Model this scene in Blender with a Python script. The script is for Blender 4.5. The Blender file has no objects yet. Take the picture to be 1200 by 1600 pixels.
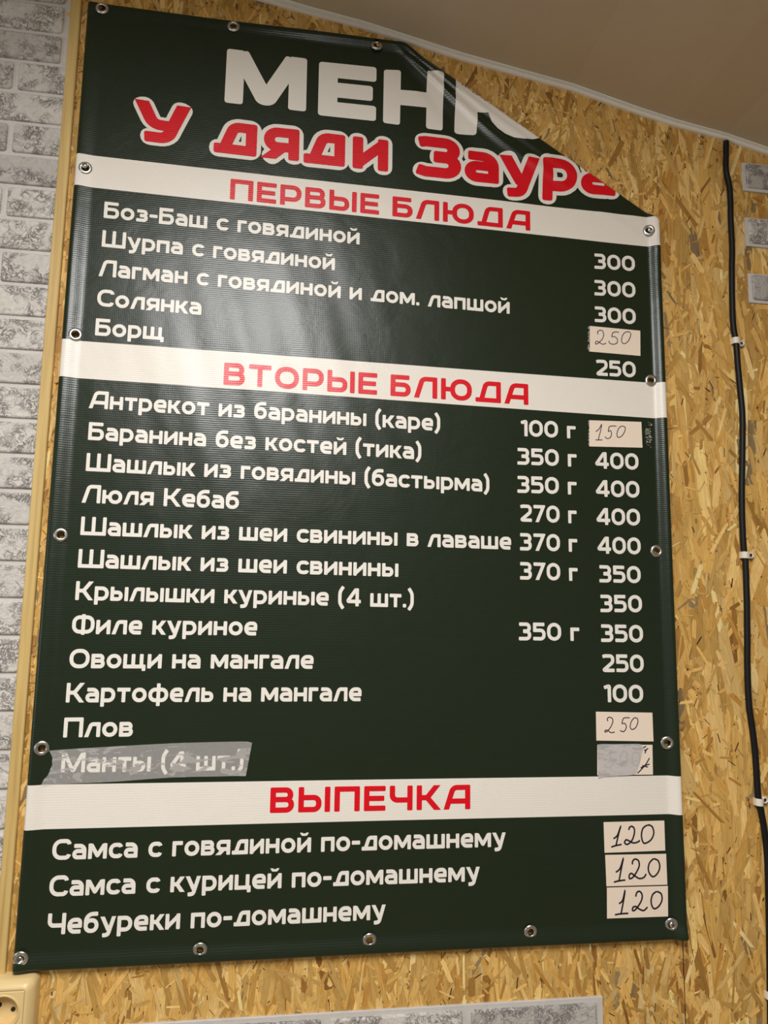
import bpy, bmesh, math, random
import numpy as np
from mathutils import Vector, Matrix

random.seed(7)
rng = np.random.default_rng(7)
scene = bpy.context.scene
C = scene.collection

# ------------------------------------------------------------------ camera
CAM_Z, CAM_D = 1.5, 1.2                      # camera height, distance to the banner plane (y = 0)
F = 1200.0
AX = np.array([0.98857233, 0.03564182, 0.14647324])     # wall x, depth and up axes in camera axes (right, down, forward)
AY = np.array([-0.15003196, 0.13807792, 0.97899178])
AZ = np.array([0.01466833, -0.98977985, 0.14184742])
cam_data = bpy.data.cameras.new('camera')
cam_data.sensor_fit = 'VERTICAL'; cam_data.sensor_height = 36.0; cam_data.lens = 27.0
cam_data.clip_start = 0.02
cam = bpy.data.objects.new('camera', cam_data); C.objects.link(cam)
right = Vector((AX[0], AY[0], AZ[0])); down = Vector((AX[1], AY[1], AZ[1])); fwd = Vector((AX[2], AY[2], AZ[2]))
m3 = Matrix((right, -down, -fwd)).transposed()
cam.matrix_world = Matrix.Translation((0, -CAM_D, CAM_Z)) @ m3.to_4x4()
scene.camera = cam

# ------------------------------------------------------------------ light
world = bpy.data.worlds.new('world'); scene.world = world; world.use_nodes = True
bg = world.node_tree.nodes['Background']
bg.inputs[0].default_value = (1.0, 0.88, 0.72, 1); bg.inputs[1].default_value = 0.13
lamp = bpy.data.lights.new('ceiling_lamp', 'AREA'); lamp.shape = 'RECTANGLE'
lamp.size = 0.55; lamp.size_y = 1.1; lamp.energy = 44; lamp.color = (1.0, 0.985, 0.97)
lo = bpy.data.objects.new('ceiling_lamp', lamp); C.objects.link(lo)
lo.location = (-0.06, -1.60, CAM_Z + 1.04)
left_lt = bpy.data.lights.new('left_streak_light', 'AREA'); left_lt.shape = 'RECTANGLE'; left_lt.size = 0.65; left_lt.size_y = 0.9  # unseen cool light, added at the left for streaks on the folds
left_lt.energy = 6; left_lt.color = (0.86, 0.93, 1.0)
left_ob = bpy.data.objects.new('left_streak_light', left_lt); C.objects.link(left_ob)
left_ob.location = (-2.1, -1.5, 1.45); left_ob.rotation_euler = (0, math.radians(-90), 0)
scene.view_settings.view_transform = 'Standard'; scene.view_settings.look = 'None'
scene.view_settings.gamma = 1.0; scene.view_settings.use_curve_mapping = False
scene.view_settings.exposure = 0.72

# ------------------------------------------------------------------ helpers
def P(px, py, y=0.0):
    """point of the wall plane at depth y that the photograph shows at pixel (px, py)"""
    r = np.array([px - 600.0, py - 800.0, F]); t = (CAM_D + y) / (r @ AY); q = r * t
    return float(q @ AX), float(q @ AZ) + CAM_Z

def tag(o, label=None, cat=None, group=None, kind=None):
    if label: o['label'] = label
    if cat: o['category'] = cat
    if group: o['group'] = group
    if kind: o['kind'] = kind
    return o

def link(name, me, mat=None, parent=None, smooth=False):
    if mat is not None and not me.materials: me.materials.append(mat)
    o = bpy.data.objects.new(name, me); C.objects.link(o)
    if parent is not None: o.parent = parent
    if smooth:
        me.polygons.foreach_set('use_smooth', [True] * len(me.polygons))
    return o

def empty(name, loc=(0, 0, 0)):
    o = bpy.data.objects.new(name, None); C.objects.link(o); o.location = loc; o.empty_display_size = 0.02
    return o

def mesh(name, v, f):
    me = bpy.data.meshes.new(name); me.from_pydata([tuple(map(float, p)) for p in v], [], f); me.update(); return me

def bm_mesh(name, bm):
    me = bpy.data.meshes.new(name); bm.normal_update(); bm.to_mesh(me); bm.free(); return me

def box_bm(x0, x1, y0, y1, z0, z1, bevel=0.0, seg=2):
    bm = bmesh.new(); bmesh.ops.create_cube(bm, size=1)
    for v in bm.verts:
        v.co = Vector(((x0 + x1) / 2 + v.co.x * (x1 - x0), (y0 + y1) / 2 + v.co.y * (y1 - y0), (z0 + z1) / 2 + v.co.z * (z1 - z0)))
    if bevel: bmesh.ops.bevel(bm, geom=bm.edges[:], offset=bevel, segments=seg, affect='EDGES', profile=0.5)
    return bm

def lathe(profile, n=24):
    """profile of (radius, out) turned about the -y axis"""
    v, f = [], []
    for r, o in profile:
        for k in range(n):
            a = 2 * math.pi * k / n; v.append((r * math.cos(a), -o, r * math.sin(a)))
    for i in range(len(profile) - 1):
        for k in range(n):
            a, b = i * n + k, i * n + (k + 1) % n
            f.append((a, b, b + n, a + n))
    return v, f

# ------------------------------------------------------------------ materials
def new_mat(name):
    m = bpy.data.materials.new(name); m.use_nodes = True
    nt = m.node_tree; b = nt.nodes['Principled BSDF']
    return m, nt, b

def N(nt, typ, **kw):
    n = nt.nodes.new(typ)
    for k, v in kw.items():
        if k in n.inputs.keys() if hasattr(n.inputs, 'keys') else False: n.inputs[k].default_value = v
        else: setattr(n, k, v)
    return n

def ramp(nt, stops, interp='LINEAR'):
    r = nt.nodes.new('ShaderNodeValToRGB'); e = r.color_ramp; e.interpolation = interp
    while len(e.elements) < len(stops): e.elements.new(0.5)
    for el, (p, c) in zip(e.elements, stops): el.position = p; el.color = (*c, 1)
    return r

def objco(nt, scale=(1, 1, 1), src='Object', loc=(0, 0, 0)):
    tc = nt.nodes.new('ShaderNodeTexCoord'); mp = nt.nodes.new('ShaderNodeMapping')
    mp.inputs['Scale'].default_value = scale; mp.inputs['Location'].default_value = loc
    nt.links.new(tc.outputs[src], mp.inputs['Vector']); return mp.outputs['Vector']

def noise(nt, vec, scale, detail=3, rough=0.55, dist=0.0):
    n = nt.nodes.new('ShaderNodeTexNoise'); n.inputs['Scale'].default_value = scale
    n.inputs['Detail'].default_value = detail; n.inputs['Roughness'].default_value = rough
    n.inputs['Distortion'].default_value = dist
    nt.links.new(vec, n.inputs['Vector']); return n.outputs['Fac']

def math_n(nt, op, a, b=None):
    n = nt.nodes.new('ShaderNodeMath'); n.operation = op
    for i, s in enumerate((a, b)):
        if s is None: continue
        if isinstance(s, (int, float)): n.inputs[i].default_value = s
        else: nt.links.new(s, n.inputs[i])
    return n.outputs[0]

def bump(nt, b, height, strength=0.5, dist=0.001):
    n = nt.nodes.new('ShaderNodeBump'); n.inputs['Strength'].default_value = strength; n.inputs['Distance'].default_value = dist
    nt.links.new(height, n.inputs['Height']); nt.links.new(n.outputs['Normal'], b.inputs['Normal'])

def mixcol(nt, fac, c1, c2):
    n = nt.nodes.new('ShaderNodeMix'); n.data_type = 'RGBA'
    if isinstance(fac, (int, float)): n.inputs[0].default_value = fac
    else: nt.links.new(fac, n.inputs[0])
    for i, c in ((6, c1), (7, c2)):
        if isinstance(c, tuple): n.inputs[i].default_value = (*c, 1)
        else: nt.links.new(c, n.inputs[i])
    return n.outputs[2]

def vinyl(name, col, rough=0.30, grime=0.0):
    """printed vinyl on a scrim: fine horizontal and vertical threads press through the gloss"""
    m, nt, b = new_mat(name)
    v = objco(nt)
    w = nt.nodes.new('ShaderNodeTexWave'); w.wave_type = 'BANDS'; w.bands_direction = 'Z'; w.inputs['Scale'].default_value = 90
    w.inputs['Distortion'].default_value = 0.6; w.inputs['Detail'].default_value = 1
    nt.links.new(v, w.inputs['Vector'])
    w2 = nt.nodes.new('ShaderNodeTexWave'); w2.wave_type = 'BANDS'; w2.bands_direction = 'X'; w2.inputs['Scale'].default_value = 110
    w2.inputs['Distortion'].default_value = 0.8; nt.links.new(v, w2.inputs['Vector'])
    crk = noise(nt, v, 16, 4, 0.5, 0.4)
    h = math_n(nt, 'ADD', math_n(nt, 'MULTIPLY', w.outputs['Fac'], 0.042), math_n(nt, 'MULTIPLY', w2.outputs['Fac'], 0.013))
    h = math_n(nt, 'ADD', h, math_n(nt, 'MULTIPLY', crk, 0.5))
    bump(nt, b, h, 1.0, 0.0016)
    if grime:
        g = noise(nt, v, 420, 2, 0.6)
        r = ramp(nt, [(0.66, col), (0.74, tuple(c * (1 - grime) for c in col))]); nt.links.new(g, r.inputs[0])
        big = noise(nt, v, 14, 3, 0.5)
        nt.links.new(mixcol(nt, math_n(nt, 'MULTIPLY', big, 0.22), r.outputs[0], tuple(c * q for c, q in zip(col, (0.82, 0.8, 0.72)))), b.inputs['Base Color'])
    else:
        b.inputs['Base Color'].default_value = (*col, 1)
    b.inputs['Roughness'].default_value = rough
    b.inputs['Specular IOR Level'].default_value = 0.42
    return m

M = {}
M['green'] = vinyl('green_vinyl', (0.0105, 0.0200, 0.0085))
M['cream'] = vinyl('cream_vinyl', (0.82, 0.77, 0.69), 0.36, 0.18)
M['white_print'] = vinyl('white_print', (0.84, 0.80, 0.73), 0.36, 0.12)
M['red_print'] = vinyl('red_print', (0.70, 0.002, 0.012), 0.33)

def simple(name, col, rough=0.5, metal=0.0, spec=0.5, bumps=None):
    m, nt, b = new_mat(name); v = objco(nt)
    f = noise(nt, v, 60, 3)
    nt.links.new(mixcol(nt, math_n(nt, 'MULTIPLY', f, 0.3), col, tuple(c * 0.78 for c in col)), b.inputs['Base Color'])
    b.inputs['Roughness'].default_value = rough; b.inputs['Metallic'].default_value = metal; b.inputs['Specular IOR Level'].default_value = spec
    if bumps: bump(nt, b, noise(nt, v, bumps[0], 3), bumps[1], 0.001)
    return m
M['steel'] = simple('eyelet_steel', (0.62, 0.62, 0.60), 0.28, 1.0)
M['zinc'] = simple('zinc_screw', (0.78, 0.78, 0.76), 0.22, 1.0)
M['brass'] = simple('brass_screw', (0.62, 0.38, 0.16), 0.3, 1.0)
M['rust'] = simple('rusty_screw', (0.16, 0.06, 0.03), 0.6, 0.6)
M['dark'] = simple('dark_recess', (0.015, 0.012, 0.01), 0.8)
M['rubber'] = simple('black_cable', (0.005, 0.005, 0.006), 0.5, 0, 0.3)
M['plastic'] = simple('clip_plastic', (0.80, 0.74, 0.62), 0.45)
M['trim'] = simple('white_moulding', (0.90, 0.87, 0.79), 0.35)
M['ceil'] = simple('stretch_ceiling', (0.58, 0.485, 0.345), 0.55, 0, 0.3)
M['floor'] = simple('floor_lino', (0.30, 0.23, 0.15), 0.5)
M['socket'] = simple('cream_socket', (0.78, 0.58, 0.27), 0.38)
M['ink'] = simple('ballpoint_ink', (0.025, 0.014, 0.04), 0.6)
M['ink_black'] = simple('black_marker', (0.008, 0.008, 0.012), 0.5)
M['paper'] = simple('note_paper', (0.86, 0.72, 0.585), 0.8, 0, 0.2)
M['clear'] = simple('frayed_tape', (0.55, 0.52, 0.47), 0.35)

# pale planed batten
m, nt, b = new_mat('pine_batten'); v = objco(nt, (60, 20, 2.2))
f = noise(nt, v, 1.6, 4, 0.6, 0.6); r = ramp(nt, [(0.3, (0.46, 0.29, 0.09)), (0.55, (0.60, 0.42, 0.15)), (0.8, (0.68, 0.50, 0.21))]); nt.links.new(f, r.inputs[0])
nt.links.new(r.outputs[0], b.inputs['Base Color']); b.inputs['Roughness'].default_value = 0.5; bump(nt, b, f, 0.15, 0.0006); M['batten'] = m

# embossed foam brick cladding
def foam(name, base, dark, relief):
    m, nt, b = new_mat(name); v = objco(nt)
    oi = nt.nodes.new('ShaderNodeObjectInfo'); ad = nt.nodes.new('ShaderNodeVectorMath'); ad.operation = 'ADD'
    sc = nt.nodes.new('ShaderNodeVectorMath'); sc.operation = 'SCALE'; sc.inputs['Scale'].default_value = 9.0
    nt.links.new(oi.outputs['Location'], sc.inputs[0]); nt.links.new(v, ad.inputs[0]); nt.links.new(sc.outputs[0], ad.inputs[1]); v = ad.outputs[0]
    n1 = noise(nt, v, 95, 5, 0.62, 1.6); n2 = noise(nt, v, 30, 3, 0.5, 0.8); n3 = noise(nt, v, 260, 2, 0.5)
    ridge = math_n(nt, 'ABSOLUTE', math_n(nt, 'SUBTRACT', n1, 0.5))          # wrinkles where the noise crosses its middle
    cr = ramp(nt, [(0.0, (0, 0, 0)), (0.045, (0.75, 0.75, 0.75)), (0.2, (1, 1, 1))]); nt.links.new(ridge, cr.inputs[0])
    msk = ramp(nt, [(0.42, (0, 0, 0)), (0.62, (1, 1, 1))]); nt.links.new(n2, msk.inputs[0])
    wr = math_n(nt, 'MULTIPLY', math_n(nt, 'SUBTRACT', 1.0, cr.outputs[0]), msk.outputs[0])
    h = math_n(nt, 'SUBTRACT', math_n(nt, 'ADD', math_n(nt, 'MULTIPLY', n3, 0.15), math_n(nt, 'MULTIPLY', n1, 0.8)), math_n(nt, 'MULTIPLY', wr, 0.5))
    bump(nt, b, h, relief, 0.004)
    tint = mixcol(nt, math_n(nt, 'MULTIPLY', math_n(nt, 'POWER', oi.outputs['Random'], 3.0), 0.45), base, dark)
    nt.links.new(mixcol(nt, math_n(nt, 'MULTIPLY', wr, 0.6), tint, dark), b.inputs['Base Color'])
    b.inputs['Roughness'].default_value = 0.5; b.inputs['Specular IOR Level'].default_value = 0.35
    return m
M['brick'] = foam('embossed_brick', (0.66, 0.62, 0.57), (0.20, 0.19, 0.185), 0.95)
M['mortar'] = foam('foam_joint', (0.60, 0.57, 0.53), (0.45, 0.43, 0.41), 0.10)

# oriented strand board
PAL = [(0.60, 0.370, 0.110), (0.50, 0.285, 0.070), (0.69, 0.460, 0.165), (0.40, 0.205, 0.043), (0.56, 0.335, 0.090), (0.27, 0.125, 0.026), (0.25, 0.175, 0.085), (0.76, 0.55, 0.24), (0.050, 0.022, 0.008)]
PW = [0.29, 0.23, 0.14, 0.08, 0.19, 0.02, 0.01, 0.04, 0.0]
def strand_mat(name, mode):
    m, nt, b = new_mat(name)
    tc = nt.nodes.new('ShaderNodeTexCoord'); mp = nt.nodes.new('ShaderNodeMapping'); mp.inputs['Scale'].default_value = (20, 260, 1)
    if mode == 'object':
        oi = nt.nodes.new('ShaderNodeObjectInfo'); col = oi.outputs['Color']
        ad = nt.nodes.new('ShaderNodeVectorMath'); ad.operation = 'ADD'
        nt.links.new(tc.outputs['UV'], ad.inputs[0]); nt.links.new(oi.outputs['Location'], ad.inputs[1]); nt.links.new(ad.outputs[0], mp.inputs['Vector'])
    else:
        at = nt.nodes.new('ShaderNodeAttribute'); at.attribute_name = 'tone'; col = at.outputs['Color']
        nt.links.new(tc.outputs['UV'], mp.inputs['Vector'])
    v = mp.outputs['Vector']
    g = noise(nt, v, 2.2, 6, 0.70, 0.5)
    gr = ramp(nt, [(0.28, (0.50, 0.40, 0.30)), (0.44, (0.88, 0.85, 0.80)), (0.55, (1.0, 1.0, 1.0)), (0.7, (1.2, 1.22, 1.25))]); nt.links.new(g, gr.inputs[0])
    mul = nt.nodes.new('ShaderNodeMix'); mul.data_type = 'RGBA'; mul.blend_type = 'MULTIPLY'; mul.inputs[0].default_value = 0.9
    nt.links.new(col, mul.inputs[6]); nt.links.new(gr.outputs[0], mul.inputs[7])
    sp = noise(nt, objco(nt, (1, 1, 0.45)), 230, 2, 0.5)
    sr = ramp(nt, [(0.71, (0, 0, 0)), (0.76, (1, 1, 1))]); nt.links.new(sp, sr.inputs[0])
    nt.links.new(mixcol(nt, math_n(nt, 'MULTIPLY', sr.outputs[0], 0.75), mul.outputs[2], (0.07, 0.03, 0.01)), b.inputs['Base Color'])
    b.inputs['Roughness'].default_value = 0.52; b.inputs['Specular IOR Level'].default_value = 0.35
    bump(nt, b, g, 0.8, 0.0007)
    return m
M['strand'] = strand_mat('wood_strand', 'object')
M['strands'] = strand_mat('wood_strands', 'attr')
m, nt, b = new_mat('pressed_board'); v = objco(nt, (1, 1, 0.25))
f = noise(nt, v, 40, 5, 0.65, 0.5); r = ramp(nt, [(0.3, (0.28, 0.135, 0.033)), (0.5, (0.54, 0.31, 0.09)), (0.7, (0.70, 0.44, 0.14))]); nt.links.new(f, r.inputs[0])
nt.links.new(r.outputs[0], b.inputs['Base Color']); b.inputs['Roughness'].default_value = 0.6; M['board'] = m

# thin translucent paper tape
def tape_mat(name, bright, dull, a_lo, a_hi, sc):
    m, nt, b = new_mat(name); v = objco(nt, sc)
    f = noise(nt, v, 1.0, 3, 0.6, 1.2); r = ramp(nt, [(0.55, (0, 0, 0)), (0.59, (1, 1, 1))]); nt.links.new(f, r.inputs[0])
    fib = noise(nt, objco(nt, (1, 1, 1)), 160, 3, 0.6)
    c = mixcol(nt, r.outputs[0], bright, dull)
    nt.links.new(mixcol(nt, math_n(nt, 'MULTIPLY', fib, 0.3), c, tuple(q * 0.75 for q in dull)), b.inputs['Base Color'])
    al = math_n(nt, 'ADD', math_n(nt, 'MULTIPLY', r.outputs[0], a_hi - a_lo), a_lo)
    nt.links.new(al, b.inputs['Alpha']); b.inputs['Roughness'].default_value = 0.55; b.inputs['Specular IOR Level'].default_value = 0.3
    bump(nt, b, fib, 0.25, 0.0006)
    return m
M['tape'] = tape_mat('masking_tape', (1.0, 0.97, 0.93), (0.415, 0.395, 0.375), 0.29, 0.93, (24, 1, 90))
M['tape2'] = tape_mat('grey_tape', (0.66, 0.64, 0.63), (0.43, 0.41, 0.41), 0.72, 0.96, (40, 1, 160))

# ------------------------------------------------------------------ setting
WALL_Y = 0.010
fl = link('floor', bm_mesh('floor', box_bm(-2.2, 2.2, -3.6, 0.05, -0.05, 0.0)), M['floor']); tag(fl, 'brown floor of the room', 'floor', kind='structure')

# back wall of strand board
OSB_X0 = P(122, 0, WALL_Y)[0]
wall = link('wall_back', bm_mesh('wall_back', box_bm(OSB_X0 - 0.004, 2.2, WALL_Y, WALL_Y + 0.012, 0.0, 2.75)), M['board'])
tag(wall, 'oriented strand board wall behind the menu banner', 'wall', kind='structure')

XL, XR = -0.3290, 0.6690
ZB = CAM_Z - 0.4856
FOLD_A = (0.2047, CAM_Z + 1.0064); FOLD_B = (0.6639, CAM_Z + 0.7237)
FS = (FOLD_B[1] - FOLD_A[1]) / (FOLD_B[0] - FOLD_A[0])
FN = np.array([-FS, 1.0]); FN /= np.linalg.norm(FN)             # points off the banner
def top_line(x): return CAM_Z + 1.0107 - 0.0085 * (x - XL)
def fold_line(x): return FOLD_A[1] + FS * (x - FOLD_A[0])

def inside_banner(x, z, mrg):
    return XL + mrg < x < XR - mrg and ZB + mrg < z < top_line(x) - mrg and z < fold_line(x) - 1.3 * mrg

def ceil_line(x):
    pts = CEIL
    for (xa, za), (xb, zb) in zip(pts, pts[1:]):
        if x <= xb: return za + (zb - za) * (x - xa) / (xb - xa)
    return pts[-1][1]
cp = [P(*q, WALL_Y) for q in ((394, 0), (480, 25), (570, 49), (720, 97), (893, 145), (1000, 183), (1056, 201), (1132, 221.5), (1140, 224.5), (1200, 245))]
CEIL = [(-2.2, cp[0][1] + (cp[0][0] + 2.2) * 0.165)] + cp + [(2.2, cp[-1][1] - (2.2 - cp[-1][0]) * 0.22)]

# strands
def strand_shape(L, W, r):
    """outline of one flake, long axis x"""
    a = L / 2; b_ = W / 2
    s1, s2, s3, s4 = (r.uniform(0.0, 0.35) for _ in range(4))
    return [(-a, -b_ * r.uniform(-0.5, 0.8)), (-a + L * s1 * 0.5, -b_ * r.uniform(0.7, 1)), (a - L * s2 * 0.5, -b_ * r.uniform(0.7, 1)),
            (a, -b_ * r.uniform(-0.4, 0.8)), (a - L * s3 * 0.4, b_ * r.uniform(0.75, 1)), (-a + L * s4 * 0.4, b_ * r.uniform(0.75, 1))]
class R_:
    def __init__(s, g): s.g = g
    def uniform(s, a, b): return s.g.uniform(a, b)
rr = random.Random(11)
flakes = []
def region_flakes(n, x0, x1, z0, z1, size=1.0):
    made = 0; tries = 0
    while made < n and tries < n * 8:
        tries += 1
        x, z = rr.uniform(x0, x1), rr.uniform(z0, z1)
        if inside_banner(x, z, 0.035) or z > ceil_line(x) - 0.003: continue
        if x < OSB_X0 + 0.004: continue
        k = rr.random()
        if k < 0.26: L, W, ang = rr.uniform(0.06, 0.19), rr.uniform(0.010, 0.032), rr.gauss(math.pi / 2, 0.15)
        elif k < 0.64: L, W, ang = rr.uniform(0.02, 0.08), rr.uniform(0.003, 0.011), rr.gauss(math.pi / 2, 0.42)
        else: L, W, ang = rr.uniform(0.006, 0.03), rr.uniform(0.0012, 0.007), rr.uniform(0, math.pi)
        tt, ci = rr.uniform(0.0003, 0.0025) if k >= 0.26 else rr.uniform(0.0003, 0.0019), rr.choices(range(len(PAL)), PW)[0]
        if rr.random() < 0.08: L, W, ang, tt, ci = rr.choice((0.002, 0.003, 0.005, 0.014)) * rr.uniform(.7, 1.3), rr.uniform(0.0008, 0.0024), rr.gauss(math.pi / 2, 0.6), rr.uniform(0.0019, 0.0023), 8 if rr.random() < .6 else 5  # dark slivers: shadowed crevices between strands, put in as colour
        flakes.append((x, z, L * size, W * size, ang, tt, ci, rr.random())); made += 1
region_flakes(9500, XR - 0.04, 1.08, CAM_Z - 0.72, CAM_Z + 0.95)
region_flakes(5200, OSB_X0, XR, CAM_Z - 0.66, ZB + 0.035)
region_flakes(4000, 0.05, XR, CAM_Z + 0.7, CAM_Z + 1.07)
region_flakes(1700, OSB_X0, 0.2, CAM_Z + 0.97, CAM_Z + 1.12)
region_flakes(1700, OSB_X0, XL + 0.03, CAM_Z - 0.6, CAM_Z + 1.05, 0.55)
def in_view(fk):
    x, z = fk[0], fk[1]
    d = np.array([x, CAM_D + WALL_Y, z - CAM_Z]); c = d[0] * AX + d[1] * AY + d[2] * AZ
    u, w = 600 + F * c[0] / c[2], 800 + F * c[1] / c[2]
    return 0 < u < 1200 and 0 < w < 1600
def front_score(fk): return fk[2] * fk[3] * (0.25 + fk[5] / 0.0022)
order = sorted([i for i, fk in enumerate(flakes) if in_view(fk) and fk[5] > 0.0010 and not inside_banner(fk[0], fk[1], 0.0)], key=lambda i: -front_score(flakes[i]))
chosen = set(order[:290])
variants = []
for k in range(10):
    o2 = strand_shape(1.0, 1.0, rr)
    v = [(x, 0, y) for x, y in o2] + [(x, 1, y) for x, y in o2]
    f = [tuple(range(6))] + [(i, i + 6, (i + 1) % 6 + 6, (i + 1) % 6) for i in range(6)]
    me = mesh('strand', v, f); me.materials.append(M['strand'])
    uv = me.uv_layers.new(name='UVMap')
    for lp in me.loops:
        c = me.vertices[lp.vertex_index].co; uv.data[lp.index].uv = (c.x * 0.08, c.z * 0.014)
    variants.append(me)
sv, sf, suv, scol = [], [], [], []
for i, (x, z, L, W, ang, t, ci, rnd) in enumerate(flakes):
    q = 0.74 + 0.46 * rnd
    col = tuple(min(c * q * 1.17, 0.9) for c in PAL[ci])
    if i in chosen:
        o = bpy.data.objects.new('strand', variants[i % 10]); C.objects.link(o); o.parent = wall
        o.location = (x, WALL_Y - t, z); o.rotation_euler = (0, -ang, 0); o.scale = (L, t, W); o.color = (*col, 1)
        continue
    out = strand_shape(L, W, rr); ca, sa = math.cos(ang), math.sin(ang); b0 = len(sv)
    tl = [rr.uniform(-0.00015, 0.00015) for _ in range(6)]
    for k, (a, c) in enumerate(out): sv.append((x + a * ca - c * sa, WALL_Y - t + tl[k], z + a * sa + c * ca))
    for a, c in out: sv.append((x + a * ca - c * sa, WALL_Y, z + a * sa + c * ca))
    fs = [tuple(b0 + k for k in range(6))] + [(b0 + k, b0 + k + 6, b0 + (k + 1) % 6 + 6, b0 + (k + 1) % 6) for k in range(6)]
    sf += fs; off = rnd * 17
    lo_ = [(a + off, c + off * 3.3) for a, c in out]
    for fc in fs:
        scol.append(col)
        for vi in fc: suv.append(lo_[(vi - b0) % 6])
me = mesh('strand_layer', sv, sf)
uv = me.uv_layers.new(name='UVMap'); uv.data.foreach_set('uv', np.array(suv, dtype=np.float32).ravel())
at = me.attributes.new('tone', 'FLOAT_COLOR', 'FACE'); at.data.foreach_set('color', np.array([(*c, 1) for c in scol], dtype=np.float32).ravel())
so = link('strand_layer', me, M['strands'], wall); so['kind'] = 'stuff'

# joint between two boards, below the banner's right corner
jx_ = P(1068, 1540, WALL_Y)[0]
link('joint_gap', bm_mesh('joint_gap', box_bm(jx_ - 0.0006, jx_ + 0.0006, WALL_Y - 0.0026, WALL_Y + 0.001, 0.0, ZB + 0.03)), M['dark'], wall)

# ceiling and its moulding
def strip(line, prof, name, mat, closed=False):
    """profile of (out of wall, up) carried along a line of (x, z)"""
    v, f, n = [], [], len(prof)
    for x, z in line:
        for o, u in prof: v.append((x, WALL_Y - o, z + u))
    for i in range(len(line) - 1):
        for k in range(n if closed else n - 1):
            a, b_ = i * n + k, i * n + (k + 1) % n
            f.append((a, b_, b_ + n, a + n))
    return link(name, mesh(name, v, f), mat)
cl = strip(CEIL, [(-0.02, 0.0115), (0.0, 0.0115), (0.012, 0.0115), (3.6, 0.0115), (3.6, 0.03), (-0.02, 0.03)], 'ceiling', M['ceil'], True)
tag(cl, 'beige stretch ceiling sloping down to the right', 'ceiling', kind='structure')
bead = [(0.0, 0.0), (0.006, 0.0), (0.0085, 0.0012), (0.0085, 0.0035), (0.0065, 0.0052), (0.0035, 0.0056), (0.0035, 0.0095), (0.0095, 0.0100), (0.0102, 0.0112), (0.0, 0.0114)]
tr = strip(CEIL, bead, 'trim_1', M['trim'], True)
tag(tr, 'white plastic ceiling moulding along the top of the board wall', 'moulding', kind='structure')

# wooden batten beside the banner
bx0, bx1 = P(111, 0, 0.0)[0], P(127.5, 0, 0.0)[0]
zb0 = P(4, 1532, 0.0)[1]
bt = link('trim_2', bm_mesh('batten', box_bm(bx0, bx1, 0.0, 0.022, zb0, CAM_Z + 1.13, 0.0012, 1)), M['batten'])
tag(bt, 'pale pine batten between the brick panel and the menu banner', 'batten', kind='structure')

# embossed brick cladding
_bk = {}
def brick_mesh(w, h, dep=0.004):
    key = (round(w, 4), round(h, 4))
    if key in _bk: return _bk[key]
    r = 0.0045; v, f, rings = [], [], []
    def ring(ins, y, rad):
        pts = []
        for cx, cz, a0 in ((w - ins - rad, h - ins - rad, 0), (ins + rad, h - ins - rad, 90), (ins + rad, ins + rad, 180), (w - ins - rad, ins + rad, 270)):
            for k in range(4):
                a = math.radians(a0 + k * 30); pts.append((cx + rad * math.cos(a), y, cz + rad * math.sin(a)))
        return pts
    for ins, y, rad in ((0, 0, r), (0.0004, -dep * 0.7, r), (0.0016, -dep, r), (0.004, -dep * 0.93, r * 0.8)):
        rings.append(len(v)); v += ring(ins, y, rad)
    for a, b_ in zip(rings, rings[1:]):
        for k in range(16): f.append((a + k, b_ + k, b_ + (k + 1) % 16, a + (k + 1) % 16))
    f.append(tuple(rings[-1] + k for k in range(16))[::-1])
    me = mesh('brick', v, f); me.materials.append(M['brick'])
    me.polygons.foreach_set('use_smooth', [True] * len(f))
    _bk[key] = me; return me
def add_brick(x, z, w, h, y, parent):
    o = bpy.data.objects.new('brick', brick_mesh(w, h)); C.objects.link(o); o.location = (x, y, z); o.parent = parent

# left panel
LY = 0.0085
wl = link('wall_left', bm_mesh('wall_left', box_bm(-2.2, (bx0 + bx1) / 2, LY, WALL_Y + 0.012, 0.0, 2.75)), M['mortar'])
tag(wl, 'white embossed brick panel cladding to the left of the batten', 'wall', kind='structure')
PITCH, BH, BL = 0.0542, 0.0475, 0.150
J0 = P(25.5, 115, LY)[0]; J1 = P(104, 30, LY)[0]
GAP = 0.0085
top2 = P(0, 48, LY)[1]
for k in range(-2, 34):
    zt = top2 - k * PITCH; zb = zt - BH
    j = J0 if k % 2 == 1 and k > 0 else (J1 + 0.012 if k > 0 else J1)
    x_end = (bx0 + bx1) / 2 - 0.001
    if x_end - (j + GAP / 2) > 0.012: add_brick(j + GAP / 2, zb, x_end - j - GAP / 2, BH, LY, wl)
    x = j - GAP / 2
    while x > -1.08:
        w = min(BL, x + 1.112)
        if w > 0.02: add_brick(x - w, zb, w, BH, LY, wl)
        x -= BL + GAP

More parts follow.
